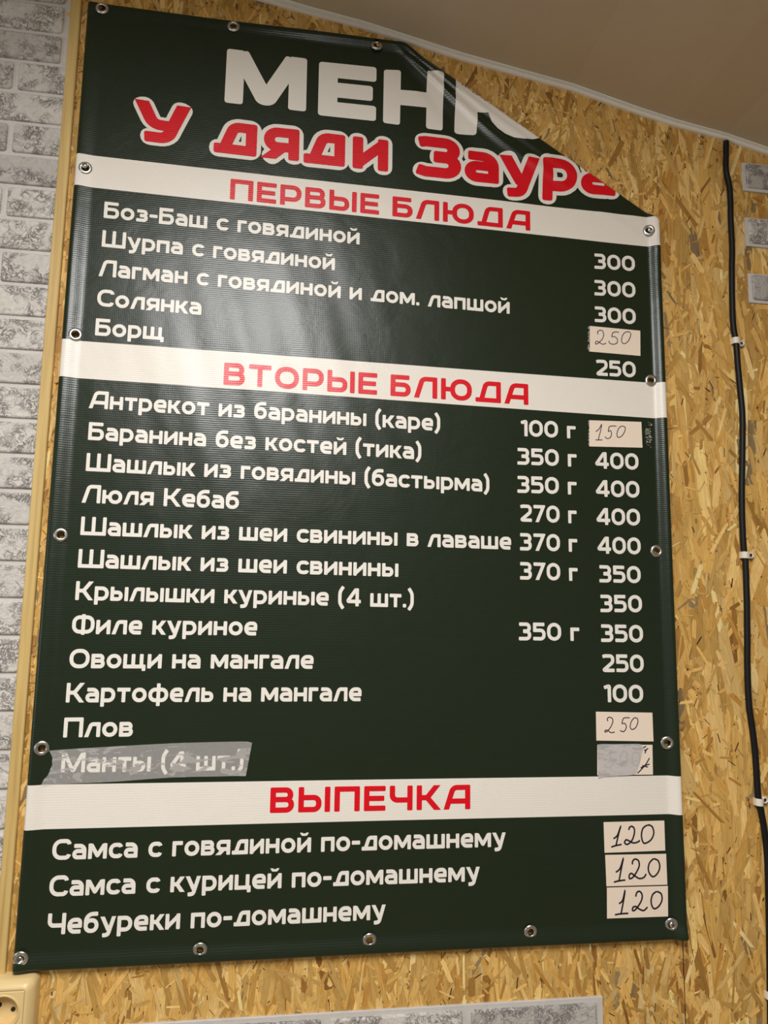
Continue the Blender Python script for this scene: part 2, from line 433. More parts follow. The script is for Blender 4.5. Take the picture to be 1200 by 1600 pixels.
# right panel: alternate rows reach out further
wr_ = empty('wall_right', (0, 0, 0)); tag(wr_, 'grey embossed brick panel with toothed end right of the cable', 'wall', kind='structure')
RY = 0.005
rows_r = [((1159.5, 253.5), (1162, 297.5)), ((1164, 339), (1166.5, 384.5)), ((1169, 426.5), (1171, 473))]
zt0 = P(*rows_r[0][0], RY)[1]; zp = (zt0 - P(*rows_r[2][0], RY)[1]) / 4
xr0 = P(1163, 320, RY)[0]
for k in range(0, 7):
    zt = zt0 - k * zp; hh = P(*rows_r[0][0], RY)[1] - P(*rows_r[0][1], RY)[1]
    xs = xr0 if k % 2 == 0 else xr0 + 0.115
    if k > 4: xs = xr0 + 0.115
    hq = hh if k % 2 == 0 else zp * 2 - hh
    zt_ = zt if k % 2 == 0 else zt0 - (k - 1) * zp - hh
    pl = link('panel_row', bm_mesh('panel_row', box_bm(xs, 1.40, RY, WALL_Y + 0.002, zt_ - hq, zt_, 0.0006, 1)), M['mortar'], wr_)
    x = xs + 0.006
    while x < 1.38:
        w = min(0.15, 1.395 - x)
        if w > 0.03: add_brick(x, zt_ - hq + 0.0055, w, hq - 0.009, RY, wr_)
        x += 0.158

# lower panel
BY = 0.004
bz_top = P(600, 1577.5, BY)[1]; bx_end = P(942, 1558, BY)[0]
wb = link('wall_lower', bm_mesh('wall_lower', box_bm(-0.27, bx_end, BY, WALL_Y + 0.002, 0.0, bz_top, 0.0008, 1)), M['mortar'])
tag(wb, 'white embossed brick panel below the strand board', 'wall', kind='structure')
jx = P(729, 1582, BY)[0]
for k in range(5):
    zt = bz_top - 0.0075 - k * 0.0545
    o0 = jx if k % 2 == 0 else jx - 0.105
    for q in range(-3, 3):
        xa, xb = o0 + 0.0065 + q * 0.21, o0 - 0.0065 + (q + 1) * 0.21
        xa, xb = max(xa, -0.265), min(xb, bx_end - 0.006)
        if xb - xa > 0.02: add_brick(xa, zt - 0.0475, xb - xa, 0.0475, BY, wb)

# ------------------------------------------------------------------ the banner
BACK = 0.0072                                   # y of the banner's rear datum
def sstep(t): t = np.clip(t, 0, 1); return t * t * (3 - 2 * t)
EYELETS = [P(*q) for q in ((160, 14), (365, 42), (588, 74), (1012, 362), (1016, 595), (1025, 861), (1040, 1160), (1047, 1443),
                           (35, 1494), (313, 1482), (577, 1468), (828, 1455), (134, 264), (119, 524), (96, 836), (67, 1168))]
def depth(x, z):
    """how far the vinyl stands off the wall"""
    x = np.asarray(x, float); z = np.asarray(z, float)
    eL, eR, eB = x - XL, XR - x, z - ZB
    eT = top_line(x) - z; eF = -((x - FOLD_A[0]) * FN[0] + (z - FOLD_A[1]) * FN[1])
    d = np.full(np.broadcast(x, z).shape, 0.0085)
    # slack waves drawn from the left edge down to the right
    zr = z - CAM_Z
    s = x * 0.86 + zr * 0.42
    env = np.exp(-((x + 0.02) / 0.20) ** 2) * np.exp(-((zr - 0.36) / 0.30) ** 2)
    d = d + env * (0.00065 * np.sin(2 * np.pi * s / 0.115 + 0.6) + 0.00022 * np.sin(2 * np.pi * (x * 0.95 + zr * 0.25) / 0.047))
    d = d + 0.0012 * np.sin(2 * np.pi * (x + 0.3 * zr) / 0.9 + 1.0) * np.sin(2 * np.pi * zr / 1.3 + 0.4)
    # edges curl out before they turn back
    low = np.clip((0.75 - zr) / 0.15, 0, 1)
    d = d + 0.0050 * (1 - sstep((eL - 0.007) / 0.024)) * (0.35 + 0.65 * low)
    d = d + 0.0088 * (1 - sstep((eR - 0.008) / 0.017))
    d = d + 0.0045 * (1 - sstep((eB - 0.006) / 0.024))
    wt = 0.25 + 0.75 * sstep((x - XL - 0.18) / 0.25)
    d = d + 0.0050 * wt * (1 - sstep((eT - 0.005) / 0.020))
    # folds running beside the turned-back corner, fanning out from the last top eyelet
    ex, ez = EYELETS[2]
    fx, fz = x - ex, z - ez
    rad = np.sqrt(fx * fx + fz * fz) + 1e-6
    along = fx * FN[1] - fz * FN[0]
    spread = 0.35 + 0.65 * sstep(along / 0.30)
    q = eF / spread
    amp = sstep(along / 0.10) * (1 - 0.75 * sstep((along - 0.25) / 0.25))
    fan = np.exp(-((q - 0.052) / 0.010) ** 2) * 0.0042 + np.exp(-((q - 0.024) / 0.008) ** 2) * 0.0030 - np.exp(-((q - 0.100) / 0.022) ** 2) * 0.0022
    d = d + amp * fan
    for e, r in ((eL, 0.006), (eR, 0.006), (eB, 0.006), (eT, 0.006), (eF, 0.007)):
        t = np.clip(1 - e / r, 0, 1); d = d * np.sqrt(np.clip(1 - t * t, 0, 1))
    return d

banner = empty('menu_banner', ((XL + XR) / 2, 0, ZB))
tag(banner, 'dark green vinyl menu banner with white and red lettering, top right corner folded back', 'banner')
def to_banner(name, x, z, faces, lift, mat, smooth=True, parent=None):
    """lay a flat outline on the banner's surface"""
    x = np.asarray(x); z = np.asarray(z); y = BACK - depth(x, z) - lift
    par = parent if parent is not None else banner
    v = np.stack([x - par.location.x, y - par.location.y, z - par.location.z], 1)
    me = mesh(name, v, faces)
    o = link(name, me, mat, par, smooth)
    if smooth:                                   # the print shares the vinyl's own curvature
        e = 0.0015
        gx = (depth(x + e, z) - depth(x - e, z)) / (2 * e); gz = (depth(x, z + e) - depth(x, z - e)) / (2 * e)
        nn = np.stack([-gx, -np.ones_like(gx), -gz], 1); nn /= np.linalg.norm(nn, axis=1)[:, None]
        me.normals_split_custom_set_from_vertices([tuple(q) for q in nn])
    return o

fine = [0, 0.0002, 0.0007, 0.0015, 0.0026, 0.004, 0.006]
xs = [XL + t for t in fine] + list(np.linspace(XL + 0.0085, XR - 0.0085, 330)) + [XR - t for t in fine[::-1]]
xs = np.array(xs)
lines = [(-0.4047, -0.4047), (-0.2476, -0.2470), (-0.1970, -0.1977), (0.3041, 0.2940), (0.3537, 0.3463), (0.5671, 0.5548), (0.6129, 0.6014)]
def line_z(k, x): a, b_ = lines[k]; return CAM_Z + 1.2 * (a + (b_ - a) * (x - XL) / (XR - XL))
rows = []; mats = []
def section(lo_f, hi_f, n, mat, fine_lo=False, fine_hi=False):
    ts = list(np.linspace(0, 1, n + 1))
    for t in ts[:-1]: rows.append(lo_f + (hi_f - lo_f) * t); mats.append(mat)
z0 = np.full_like(xs, ZB)
for t in fine: rows.append(z0 + t); mats.append(0)
z1 = line_z(1, xs); section(z0 + 0.0085, z1, 60, 0)
z2 = line_z(2, xs); section(z1, z2, 20, 1)
z3 = line_z(3, xs); section(z2, z3, 195, 0)
z4 = line_z(4, xs); section(z3, z4, 20, 1)
z5 = line_z(5, xs); section(z4, z5, 84, 0)
z6 = line_z(6, xs); section(z5, z6, 20, 1)
zt = np.minimum(top_line(xs), fold_line(xs)); zt = np.maximum(zt, z6 + 0.0004)
sp = zt - z6
cuts = np.concatenate([np.linspace(0, 1, 92)[:-1]])
for t in cuts:
    rows.append(z6 + np.maximum(sp - 0.0085, sp * 0.3) * t); mats.append(0)
for t in fine[::-1]: rows.append(np.maximum(zt - np.minimum(t, sp * (0.02 + 0.6 * t / 0.006)), z6)); mats.append(0)
R = np.array(rows); nx = len(xs); nr = len(R)
X2 = np.broadcast_to(xs, R.shape)
D2 = BACK - depth(X2, R)
V = np.stack([X2 - banner.location.x, D2, R - banner.location.z], 2).reshape(-1, 3)
faces, fm = [], []
ey = np.array(EYELETS)
for i in range(nr - 1):
    cz = (R[i, :-1] + R[i + 1, 1:]) / 2; cx = (xs[:-1] + xs[1:]) / 2
    dd = np.min((cx[:, None] - ey[None, :, 0]) ** 2 + (cz[:, None] - ey[None, :, 1]) ** 2, 1)
    for k in range(nx - 1):
        if dd[k] < 0.0074 ** 2: continue
        a = i * nx + k; faces.append((a, a + 1, a + nx + 1, a + nx)); fm.append(mats[i])
me = mesh('vinyl_sheet', V, faces); me.materials.append(M['green']); me.materials.append(M['cream'])
me.polygons.foreach_set('material_index', fm)
sheet = link('vinyl_sheet', me, None, banner, True)

# eyelets
ev, ef = lathe([(0.0052, -0.004), (0.0052, 0.0004), (0.0058, 0.0011), (0.0072, 0.0015), (0.0088, 0.0012), (0.0103, 0.0004), (0.0106, -0.0006)], 28)
eme = mesh('eyelet', ev, ef); eme.materials.append(M['steel']); eme.polygons.foreach_set('use_smooth', [True] * len(ef))
def tilt(x, z):
    h = 0.008
    gx = float(depth(x + h, z) - depth(x - h, z)) / (2 * h); gz = float(depth(x, z + h) - depth(x, z - h)) / (2 * h)
    return math.atan(gz) * 0.8, -math.atan(gx) * 0.8
for x, z in EYELETS:
    o = bpy.data.objects.new('eyelet', eme); C.objects.link(o); o.parent = banner
    h = 0.009
    dm = max(float(depth(x + a * h, z + c * h)) for a, c in ((0, 0), (1, 0), (-1, 0), (0, 1), (0, -1)))
    o.location = (x - banner.location.x, BACK - 0.5 * (dm + float(depth(x, z))) , z - banner.location.z)
    a, c = tilt(x, z); o.rotation_euler = (-a, 0, -c * 0.0 + math.atan((float(depth(x + h, z)) - float(depth(x - h, z))) / (-2 * h)) * -1 * -1 * 0.8)

# ---------------------------------------------------------------- lettering
def glyph(ch, h):
    """strokes (points (x, y[, r]), closed) of one letter; baseline 0, capitals 1 high, small letters 0.75; and its width"""
    T, t, b_, L = 1 - h, 0.75 - h, h, h
    def rr_(W, top, r): R = W - h; return [([(L, b_, r), (R, b_, r), (R, top, r), (L, top, r)], True)]
    S = {}
    up = ch
    # ---- small letters
    if ch == 'а':
        W = .70; R = W - h; return [([(.07, t), (R, t, .24), (R, 0)], 0), ([(R, b_), (L, b_, .17), (L, .40, .17), (R, .40)], 0)], W
    if ch == 'б':
        W = .74; R = W - h; return rr_(W, .70 - h, .24) + [([(L, .34), (L, T, .34), (W - .05, T)], 0)], W
    if ch == 'в':
        W = .71; R = W - h; return [([(L, .385), (R - .035, .385, .12), (R - .035, t, .13), (L, t), (L, b_), (R, b_, .15), (R, .385, .15), (L, .385)], 0)], W
    if ch == 'г':
        W = .54; return [([(L, 0), (L, t), (W, t)], 0)], W
    if ch == 'д':
        W = .86; R = W - h; return [([(0, b_), (R, b_), (R, t), (.40, t, .16), (.21, b_)], 0)], W
    if ch == 'е':
        W = .72; R = W - h; return [([(L, .365), (R, .365), (R, t, .25), (L, t, .25), (L, b_, .25), (W - .05, b_)], 0)], W
    if ch == 'з':
        W = .68; R = W - h; return [([(.05, t), (R - .02, t, .13), (R - .02, .39, .13), (.22, .39)], 0), ([(.22, .375), (R, .375, .15), (R, b_, .15), (.02, b_)], 0)], W
    if ch in 'ий':
        W = .76; R = W - h; s = [([(L, .75), (L, 0)], 0), ([(R, .75), (R, 0)], 0), ([(L + .01, b_ + .02), (R - .01, t - .02)], 0)]
        if ch == 'й': s.append(([(W / 2 - .17, 1.0), (W / 2 - .11, .90, .06), (W / 2 + .11, .90, .06), (W / 2 + .17, 1.0)], 0, 0.62))
        return s, W
    if ch == 'к':
        W = .70; return [([(L, .75), (L, 0)], 0), ([(L, .385), (.34, .385, .10), (W - .09, .75)], 0), ([(L, .385), (.34, .385, .10), (W - .07, 0)], 0)], W
    if ch == 'л':
        W = .79; R = W - h; return [([(.09, 0), (.31, t, .15), (R, t), (R, 0)], 0)], W
    if ch == 'м':
        W = .95; R = W - h; return [([(L, 0), (L, .75)], 0), ([(R, 0), (R, .75)], 0), ([(L + .04, .70), (W / 2, .16, .02), (R - .04, .70)], 0)], W
    if ch == 'н':
        W = .74; R = W - h; return [([(L, .75), (L, 0)], 0), ([(R, .75), (R, 0)], 0), ([(L, .375), (R, .375)], 0)], W
    if ch == 'о': W = .78; return rr_(W, t, .28), W
    if ch == 'п':
        W = .74; R = W - h; return [([(L, 0), (L, t), (R, t), (R, 0)], 0)], W
    if ch == 'р':
        W = .76; R = W - h; return [([(L, .75), (L, -.22)], 0), ([(L, t), (R, t, .26), (R, b_, .26), (L, b_)], 0)], W
    if ch == 'с':
        W = .68; R = W - h; return [([(R + .03, .54), (R, t, .20), (L, t, .27), (L, b_, .27), (R, b_, .20), (R + .03, .21)], 0)], W
    if ch == 'т':
        W = .70; return [([(0, t), (W, t)], 0), ([(W / 2, t), (W / 2, 0)], 0)], W
    if ch == 'у':
        W = .76; return [([(W - .09, .75), (.40, -.12, .16), (.12, -.12 - .02)], 0), ([(.09, .75), (.42, .10)], 0)], W
    if ch == 'ф':
        W = 1.06; R = W - h; return rr_(W, t, .26) + [([(W / 2, .97), (W / 2, -.20)], 0)], W
    if ch == 'ц':
        W = .84; R = W - h - .06; return [([(L, .75), (L, b_), (R, b_), (R, .75)], 0), ([(R, b_), (W - h + .02, b_), (W - h + .02, -.14)], 0)], W
    if ch in 'шщ':
        W = 1.06; R = W - h; s = [([(L, .75), (L, b_), (R, b_), (R, .75)], 0), ([(W / 2, .75), (W / 2, b_)], 0)]
        if ch == 'щ': s.append(([(R, b_), (W + .03, b_), (W + .03, -.13)], 0)); W = W + .03 + h
        return s, W
    if ch in 'ыь':
        W = .66; R = W - h; s = [([(L, .75), (L, b_), (R, b_, .16), (R, .45, .16), (L, .45)], 0)]
        if ch == 'ы': s.append(([(W + .10 + h, .75), (W + .10 + h, 0)], 0)); W = W + .10 + 2 * h
        return s, W
    if ch == 'ю':
        W = 1.08; o = rr_(.76, t, .26); o = [([(p[0] + W - .76, p[1], p[2]) for p in o[0][0]], True)]
        return [([(L, .75), (L, 0)], 0), ([(L, .375), (W - .76 + h, .375)], 0)] + o, W
    if ch == 'я':
        W = .74; R = W - h; return [([(R, 0), (R, t), (L + .01, t, .17), (L + .01, .29, .17), (R, .29)], 0), ([(.40, .29), (.10, 0)], 0)], W
    # ---- capitals
    if ch == 'А':
        W = 1.06; R = W - h; return [([(.10, 0), (.37, T, .22), (R, T), (R, 0)], 0), ([(.22, .34), (R, .34)], 0)], W
    if ch == 'Б':
        W = .86; R = W - h; return [([(W - .06, T), (L, T), (L, b_), (R, b_, .20), (R, .55, .20), (L, .55)], 0)], W
    if ch == 'В':
        W = .90; R = W - h; return [([(L, .52), (R - .04, .52, .16), (R - .04, T, .18), (L, T), (L, b_), (R, b_, .2), (R, .52, .2), (L, .52)], 0)], W
    if ch == 'Д':
        W = 1.12; R = W - h; return [([(0, b_), (R, b_), (R, T), (.46, T, .2), (.26, b_)], 0)], W
    if ch == 'Е':
        W = .84; return [([(W, T), (L, T), (L, b_), (W, b_)], 0), ([(L, .5), (W - .05, .5)], 0)], W
    if ch == 'З':
        W = .92; R = W - h; return [([(.06, T - .03), (.2, T, .1), (R - .03, T, .18), (R - .03, .53, .16), (.36, .53)], 0), ([(.36, .50), (R, .50, .18), (R, b_, .2), (.2, b_, .1), (.03, b_ + .05)], 0)], W
    if ch == 'К':
        W = .92; return [([(L, 1), (L, 0)], 0), ([(L, .5), (.42, .5, .14), (W - .11, 1)], 0), ([(L, .5), (.42, .5, .14), (W - .09, 0)], 0)], W
    if ch == 'Л':
        W = .98; R = W - h; return [([(.09, 0), (.34, T, .2), (R, T), (R, 0)], 0)], W
    if ch == 'М':
        W = 1.24; R = W - h; return [([(L, 0), (L, 1)], 0), ([(R, 0), (R, 1)], 0), ([(L + .06, .95), (W / 2 - .03, b_ + .03, .03), (W / 2 + .03, b_ + .03, .03), (R - .06, .95)], 0)], W
    if ch == 'Н':
        W = .98; R = W - h; return [([(L, 1), (L, 0)], 0), ([(R, 1), (R, 0)], 0), ([(L, .5), (R, .5)], 0)], W
    if ch == 'О': W = 1.04; return rr_(W, T, .36), W
    if ch == 'П':
        W = .98; R = W - h; return [([(L, 0), (L, T), (R, T), (R, 0)], 0)], W
    if ch == 'Р':
        W = .92; R = W - h; return [([(L, 0), (L, T), (R, T, .26), (R, .30, .26), (L, .30)], 0)], W
    if ch == 'С':
        W = .92; R = W - h; return [([(R + .02, .74), (R, T, .24), (L, T, .34), (L, b_, .34), (R, b_, .24), (R + .02, .26)], 0)], W
    if ch == 'Т':
        W = .96; return [([(0, T), (W, T)], 0), ([(W / 2, T), (W / 2, 0)], 0)], W
    if ch == 'У':
        W = 1.1; return [([(W - .16, 1), (.62, b_, .22), (.16, b_)], 0), ([(.13, 1), (.34, .44, .22), (.80, .44)], 0)], W
    if ch == 'Ф':
        W = 1.18; R = W - h; return [([(L, .12, .3), (R, .12, .3), (R, .88, .3), (L, .88, .3)], True), ([(W / 2, 1.04), (W / 2, -.04)], 0)], W
    if ch == 'Ч':
        W = .90; R = W - h; return [([(L, 1), (L, .42, .2), (R, .42)], 0), ([(R, 1), (R, 0)], 0)], W
    if ch == 'Ш':
        W = 1.36; R = W - h; return [([(L, 1), (L, b_), (R, b_), (R, 1)], 0), ([(W / 2, 1), (W / 2, b_)], 0)], W
    if ch == 'Ы':
        W = .88; R = W - h; return [([(L, 1), (L, b_), (R, b_, .2), (R, .58, .2), (L, .58)], 0), ([(W + .12 + h, 1), (W + .12 + h, 0)], 0)], W + .12 + 2 * h
    if ch == 'Ю':
        W = 1.34; o = [([(W - .94 + L, b_, .34), (W - h, b_, .34), (W - h, T, .34), (W - .94 + L, T, .34)], True)]
        return [([(L, 1), (L, 0)], 0), ([(L, .5), (W - .94 + h, .5)], 0)] + o, W
    # ---- figures and marks
    if ch == '0': W = .84; return rr_(W, T, .32), W
    if ch == '1': W = .42; R = W - h; return [([(.02, T - .10), (R, T - .0, .04), (R, 0)], 0)], W
    if ch == '2':
        W = .76; R = W - h; return [([(.05, T - .04), (.2, T, .1), (R, T, .2), (R, .56, .2), (.12, b_ + .02, .04), (.2, b_), (W, b_)], 0)], W
    if ch == '3':
        W = .76; R = W - h; return [([(.05, T), (R - .02, T, .17), (R - .02, .52, .17), (.28, .52)], 0), ([(.28, .50), (R, .50, .19), (R, b_, .19), (.03, b_)], 0)], W
    if ch == '4':
        W = .88; return [([(.66, 1), (.66, 0)], 0), ([(.64, T), (.56, T, .04), (.10, .27, .04), (W, .27)], 0)], W
    if ch == '5':
        W = .76; R = W - h; return [([(W - .06, T), (.12, T), (.12, .57), (R, .57, .2), (R, b_, .2), (.02, b_ + .01)], 0)], W
    if ch == '7': W = .74; return [([(.02, T), (W - .10, T), (.24, 0)], 0)], W
    if ch == '(': W = .36; return [([(.30, 1.08), (L, .78, .4), (L, .16, .4), (.30, -.14)], 0)], W
    if ch == ')': W = .36; return [([(.06, 1.08), (W - h, .78, .4), (W - h, .16, .4), (.06, -.14)], 0)], W
    if ch == '.': W = .2; return [([(.1, .2), (.1, 0)], 0)], W
    if ch == '-': W = .46; return [([(0, .42), (W, .42)], 0)], W
    raise KeyError(ch)

def fillet(pts, closed, dr):
    n = len(pts); out = []
    for i, p in enumerate(pts):
        x, y = p[0], p[1]; r = p[2] if len(p) > 2 else dr
        if not closed and i in (0, n - 1): out.append((x, y)); continue
        a = np.array(pts[i - 1][:2], float); c = np.array(pts[(i + 1) % n][:2], float); b_ = np.array((x, y), float)
        u = a - b_; w = c - b_; lu, lw = np.linalg.norm(u), np.linalg.norm(w); u /= lu; w /= lw
        cs = float(np.clip(u @ w, -1, 1)); th = math.acos(cs)
        if th > math.pi - 0.05 or r <= 0: out.append((x, y)); continue
        la = lu * (0.5 if (closed or 0 < i - 1) else 0.98); lb = lw * (0.5 if (closed or i + 1 < n - 1) else 0.98)
        d = min(r / math.tan(th / 2), la, lb); r2 = d * math.tan(th / 2)
        bis = (u + w) / np.linalg.norm(u + w); ctr = b_ + bis * (r2 / math.sin(th / 2))
        p0, p1 = b_ + u * d, b_ + w * d
        a0 = math.atan2(*(p0 - ctr)[::-1]); a1 = math.atan2(*(p1 - ctr)[::-1]); da = (a1 - a0 + math.pi) % (2 * math.pi) - math.pi
        k = max(2, int(abs(da) / 0.30) + 1) if r2 > 0.02 else 2
        for j in range(k + 1):
            q = a0 + da * j / k; out.append((ctr[0] + r2 * math.cos(q), ctr[1] + r2 * math.sin(q)))
    return out

def ribbon(pts, closed, h, rc, step, grow=0.0, corner=True):
    """flat band of half-width h along the points: vertices (x, y) and quads"""
    pl = [np.array(p, float) for p in pts]
    q = [pl[0]]
    for p in pl[1:]:
        if np.linalg.norm(p - q[-1]) > 1e-4: q.append(p)
    if closed and np.linalg.norm(q[0] - q[-1]) < 1e-4: q.pop()
    n = len(q)
    if not closed and grow:
        d = q[0] - q[1]; q[0] = q[0] + d / np.linalg.norm(d) * grow
        d = q[-1] - q[-2]; q[-1] = q[-1] + d / np.linalg.norm(d) * grow
    sec = []           # (left, right) ends of each cross-section
    ro = 0.05          # printed outer corners are a little rounded
    for i in range(n):
        dp = q[i] - q[i - 1] if (closed or i > 0) else None
        dn = q[(i + 1) % n] - q[i] if (closed or i < n - 1) else None
        if dp is not None: dp = dp / np.linalg.norm(dp)
        if dn is not None: dn = dn / np.linalg.norm(dn)
        if dp is None or dn is None:
            d = dn if dp is None else dp; nrm = np.array((-d[1], d[0])); e = -1 if dp is None else 1
            y = q[i][1]; flat = min(abs(y), abs(y - .75), abs(y - 1)) < 0.012
            if abs(d[0]) > .15 and abs(d[1]) > .35 and flat and not grow:
                l = np.array((1.0, 0)) * (h / abs(d[1])) * (1 if nrm[0] > 0 else -1); sec.append((q[i] + l, q[i] - l))
            else:
                cap = [(rc, 1.0), (rc * 0.62, 1 - 0.075 * rc / h), (rc * 0.29, 1 - 0.29 * rc / h), (rc * 0.08, 1 - 0.62 * rc / h), (0, 1 - rc / h)]
                ss = [(q[i] - d * e * o + nrm * h * w, q[i] - d * e * o - nrm * h * w) for o, w in cap]
                if e < 0: ss = ss[::-1]
                sec += ss
            continue
        tg = dp + dn; tg /= max(np.linalg.norm(tg), 1e-6); nrm = np.array((-tg[1], tg[0]))
        k = 1 / max(nrm @ np.array((-dn[1], dn[0])), 0.42); l = nrm * h * k
        turn = math.atan2(dp[0] * dn[1] - dp[1] * dn[0], dp @ dn)
        if corner and abs(turn) > 0.6:
            sg = 1 if turn > 0 else -1                       # inner side is left when turning left
            inn = q[i] + l * sg; n0 = np.array((-dp[1], dp[0])) * -sg; n1 = np.array((-dn[1], dn[0])) * -sg
            ctr = q[i] - l * sg * (1 - min(ro, h) / h)
            a0 = math.atan2(n0[1], n0[0]); da = (math.atan2(n1[1], n1[0]) - a0 + math.pi) % (2 * math.pi) - math.pi
            r_ = min(ro, h)
            for jj in range(5):
                an = a0 + da * jj / 4; o = ctr + r_ * np.array((math.cos(an), math.sin(an)))
                sec.append((inn, o) if sg > 0 else (o, inn))
        else:
            sec.append((q[i] + l, q[i] - l))
    full = []
    m = len(sec)
    for i in range(m):
        full.append(sec[i])
        if i == m - 1 and not closed: break
        a, b_ = sec[i], sec[(i + 1) % m]; L = max(np.linalg.norm(b_[0] - a[0]), np.linalg.norm(b_[1] - a[1])); k = int(L / step)
        for j in range(1, k + 1):
            t = j / (k + 1); full.append((a[0] * (1 - t) + b_[0] * t, a[1] * (1 - t) + b_[1] * t))
    v = []; na = max(3, int(2 * h / step) + 2)
    for i, (l, r_) in enumerate(full): v += [np.append(l * (1 - k / (na - 1)) + r_ * (k / (na - 1)), i / len(full)) for k in range(na)]
    f = []; m = len(full)
    for i in range(m if closed else m - 1):
        a, b_ = na * i, na * ((i + 1) % m)
        for k in range(na - 1): f.append((a + k, a + k + 1, b_ + k + 1, b_ + k))
    return v, f

def set_text(s, h, outline=0.0, track=0.09, space=0.46, rc=None, step=0.2):
    """string to strokes in letter space: vertices, faces, total width"""
    V_, F_ = [], []; x = 0.0; end = 0.0
    for ch in s:
        if ch == ' ': x += space; continue
        st, W = glyph(ch, h)
        for si, sg in enumerate(st):
            pts, closed = sg[0], sg[1]; hw = h * (sg[2] if len(sg) > 2 else 1)
            v, f = ribbon(fillet(pts, closed, 0.0), closed, hw + outline, rc if rc is not None else min(0.045, hw * .5), step, outline) if not outline else \
                ribbon(fillet(pts, closed, 0.03), closed, hw + outline, hw + outline - 0.02, step, outline, False)
            b0 = len(V_); V_ += [(p[0] + x, p[1], 0.00007 * si + 0.00005 * p[2]) for p in v]; F_ += [tuple(b0 + k for k in q) for q in f]
        end = x + W; x += W + track
    return V_, F_, end

def clip_fold(x, z, f, l):
    side = (x - FOLD_A[0]) * FN[0] + (z - FOLD_A[1]) * FN[1]
    if side.max() < -0.002: return x, z, f, l
    bm = bmesh.new(); vs = [bm.verts.new((a, q, c)) for a, c, q in zip(x, z, l)]
    for q in f:
        try: bm.faces.new([vs[k] for k in q])
        except ValueError: pass
    bmesh.ops.bisect_plane(bm, geom=bm.verts[:] + bm.edges[:] + bm.faces[:], plane_co=(FOLD_A[0] - FN[0] * .0006, 0, FOLD_A[1] - FN[1] * .0006), plane_no=(FN[0], 0, FN[1]), clear_outer=True)
    bm.verts.index_update(); x = np.array([v.co.x for v in bm.verts]); z = np.array([v.co.z for v in bm.verts])
    l = np.array([v.co.y for v in bm.verts]); f = [tuple(v.index for v in q.verts) for q in bm.faces]; bm.free(); return x, z, f, l

def orient(x, z, f):
    out = []
    for q in f:
        ar = 0.0
        for a, b_ in zip(q, q[1:] + q[:1]): ar += x[a] * z[b_] - x[b_] * z[a]
        if abs(ar) < 1e-12: continue
        out.append(q if ar > 0 else q[::-1])
    return out

def put_text(name, s, pl, pr, hl, hr, mat, h=0.099, lift=0.00035, outline=0.0, cap=1.0, **kw):
    """set a string between two baseline pixels; hl, hr its height in metres at both ends"""
    v, f, W = set_text(s, h, outline, **kw)
    (xa, za), (xb, zb) = P(*pl), P(*pr)
    g = np.array(v); t = g[:, 0] / W
    x = xa + (xb - xa) * t; z = za + (zb - za) * t + g[:, 1] / cap * (hl + (hr - hl) * t)
    x, z, f, l = clip_fold(x, z, f, g[:, 2])
    return to_banner(name, x, z, orient(x, z, f), lift + l, mat)

HB = 0.0279
def body(name, s, pl, pr, hh=HB): return put_text(name, s, pl, pr, hh, hh, M['white_print'])
DISHES = [
    ('Боз-Баш с говядиной', (162, 341), (561.5, 383)), ('Шурпа с говядиной', (159, 386), (523, 423)),
    ('Лагман с говядиной и дом. лапшой', (154.5, 432), (796, 491)), ('Солянка', (151.5, 478.5), (314.5, 493)), ('Борщ', (148.5, 524.5), (256, 532.5)),
    ('Антрекот из баранины (каре)', (139, 638), (687.5, 674)), ('Баранина без костей (тика)', (137.5, 687.5), (658, 718.5)),
    ('Шашлык из говядины (бастырма)', (134, 736), (764.5, 769)), ('Люля Кебаб', (128, 785.5), (373, 796)),
    ('Шашлык из шеи свинины в лаваше', (125.5, 836), (798.5, 859)), ('Шашлык из шеи свинины', (121.5, 887), (622, 901.5)),
    ('Крылышки куриные (4 шт.)', (117.5, 937.5), (646, 949.5)), ('Филе куриное', (112, 990.5), (401.5, 993)),
    ('Овощи на мангале', (108, 1044), (489.5, 1045)), ('Картофель на мангале', (103, 1097.5), (564.5, 1095.5)),
    ('Плов', (99, 1152), (207.5, 1150.5)), ('Манты (4 шт.)', (95.5, 1207), (380, 1203)),
    ('Самса с говядиной по-домашнему', (81.5, 1343), (789.5, 1322.5)), ('Самса с курицей по-домашнему', (77, 1400), (749, 1376.5)),
    ('Чебуреки по-домашнему', (74, 1459.5), (602, 1436.5))]
for s, a, c in DISHES: body('dish_lettering', s, a, c)
PRICES = [('300', (927.5, 420.5), (992, 424.5)), ('300', (927.5, 462), (992.5, 466)), ('300', (928, 503.5), (993, 507.5)), ('250', (930.5, 587), (993, 590.5)),
          ('100 г', (813.5, 681.5), (899.5, 685.5)), ('350 г', (807.5, 726), (901, 729.5)), ('400', (929, 732), (997.5, 734.5)), ('350 г', (807.5, 770), (901, 773)),
          ('400', (930, 776), (999, 778)), ('270 г', (812, 815), (901, 818)), ('400', (931, 820), (1000, 821.5)), ('370 г', (811.5, 860), (902, 862.5)),
          ('400', (932.5, 865), (1001, 866.5)), ('370 г', (811.5, 905.5), (902.5, 908)), ('350', (935.5, 910), (1001, 911.5)), ('350', (937, 956.5), (1003, 957)),
          ('350 г', (809.5, 1000.5), (905, 1001.5)), ('350', (938, 1003), (1004.5, 1004)), ('250', (940, 1050), (1005.5, 1050.5)), ('100', (943, 1097), (1004.5, 1098))]
for s, a, c in PRICES: body('price_lettering', s, a, c, 0.0285)
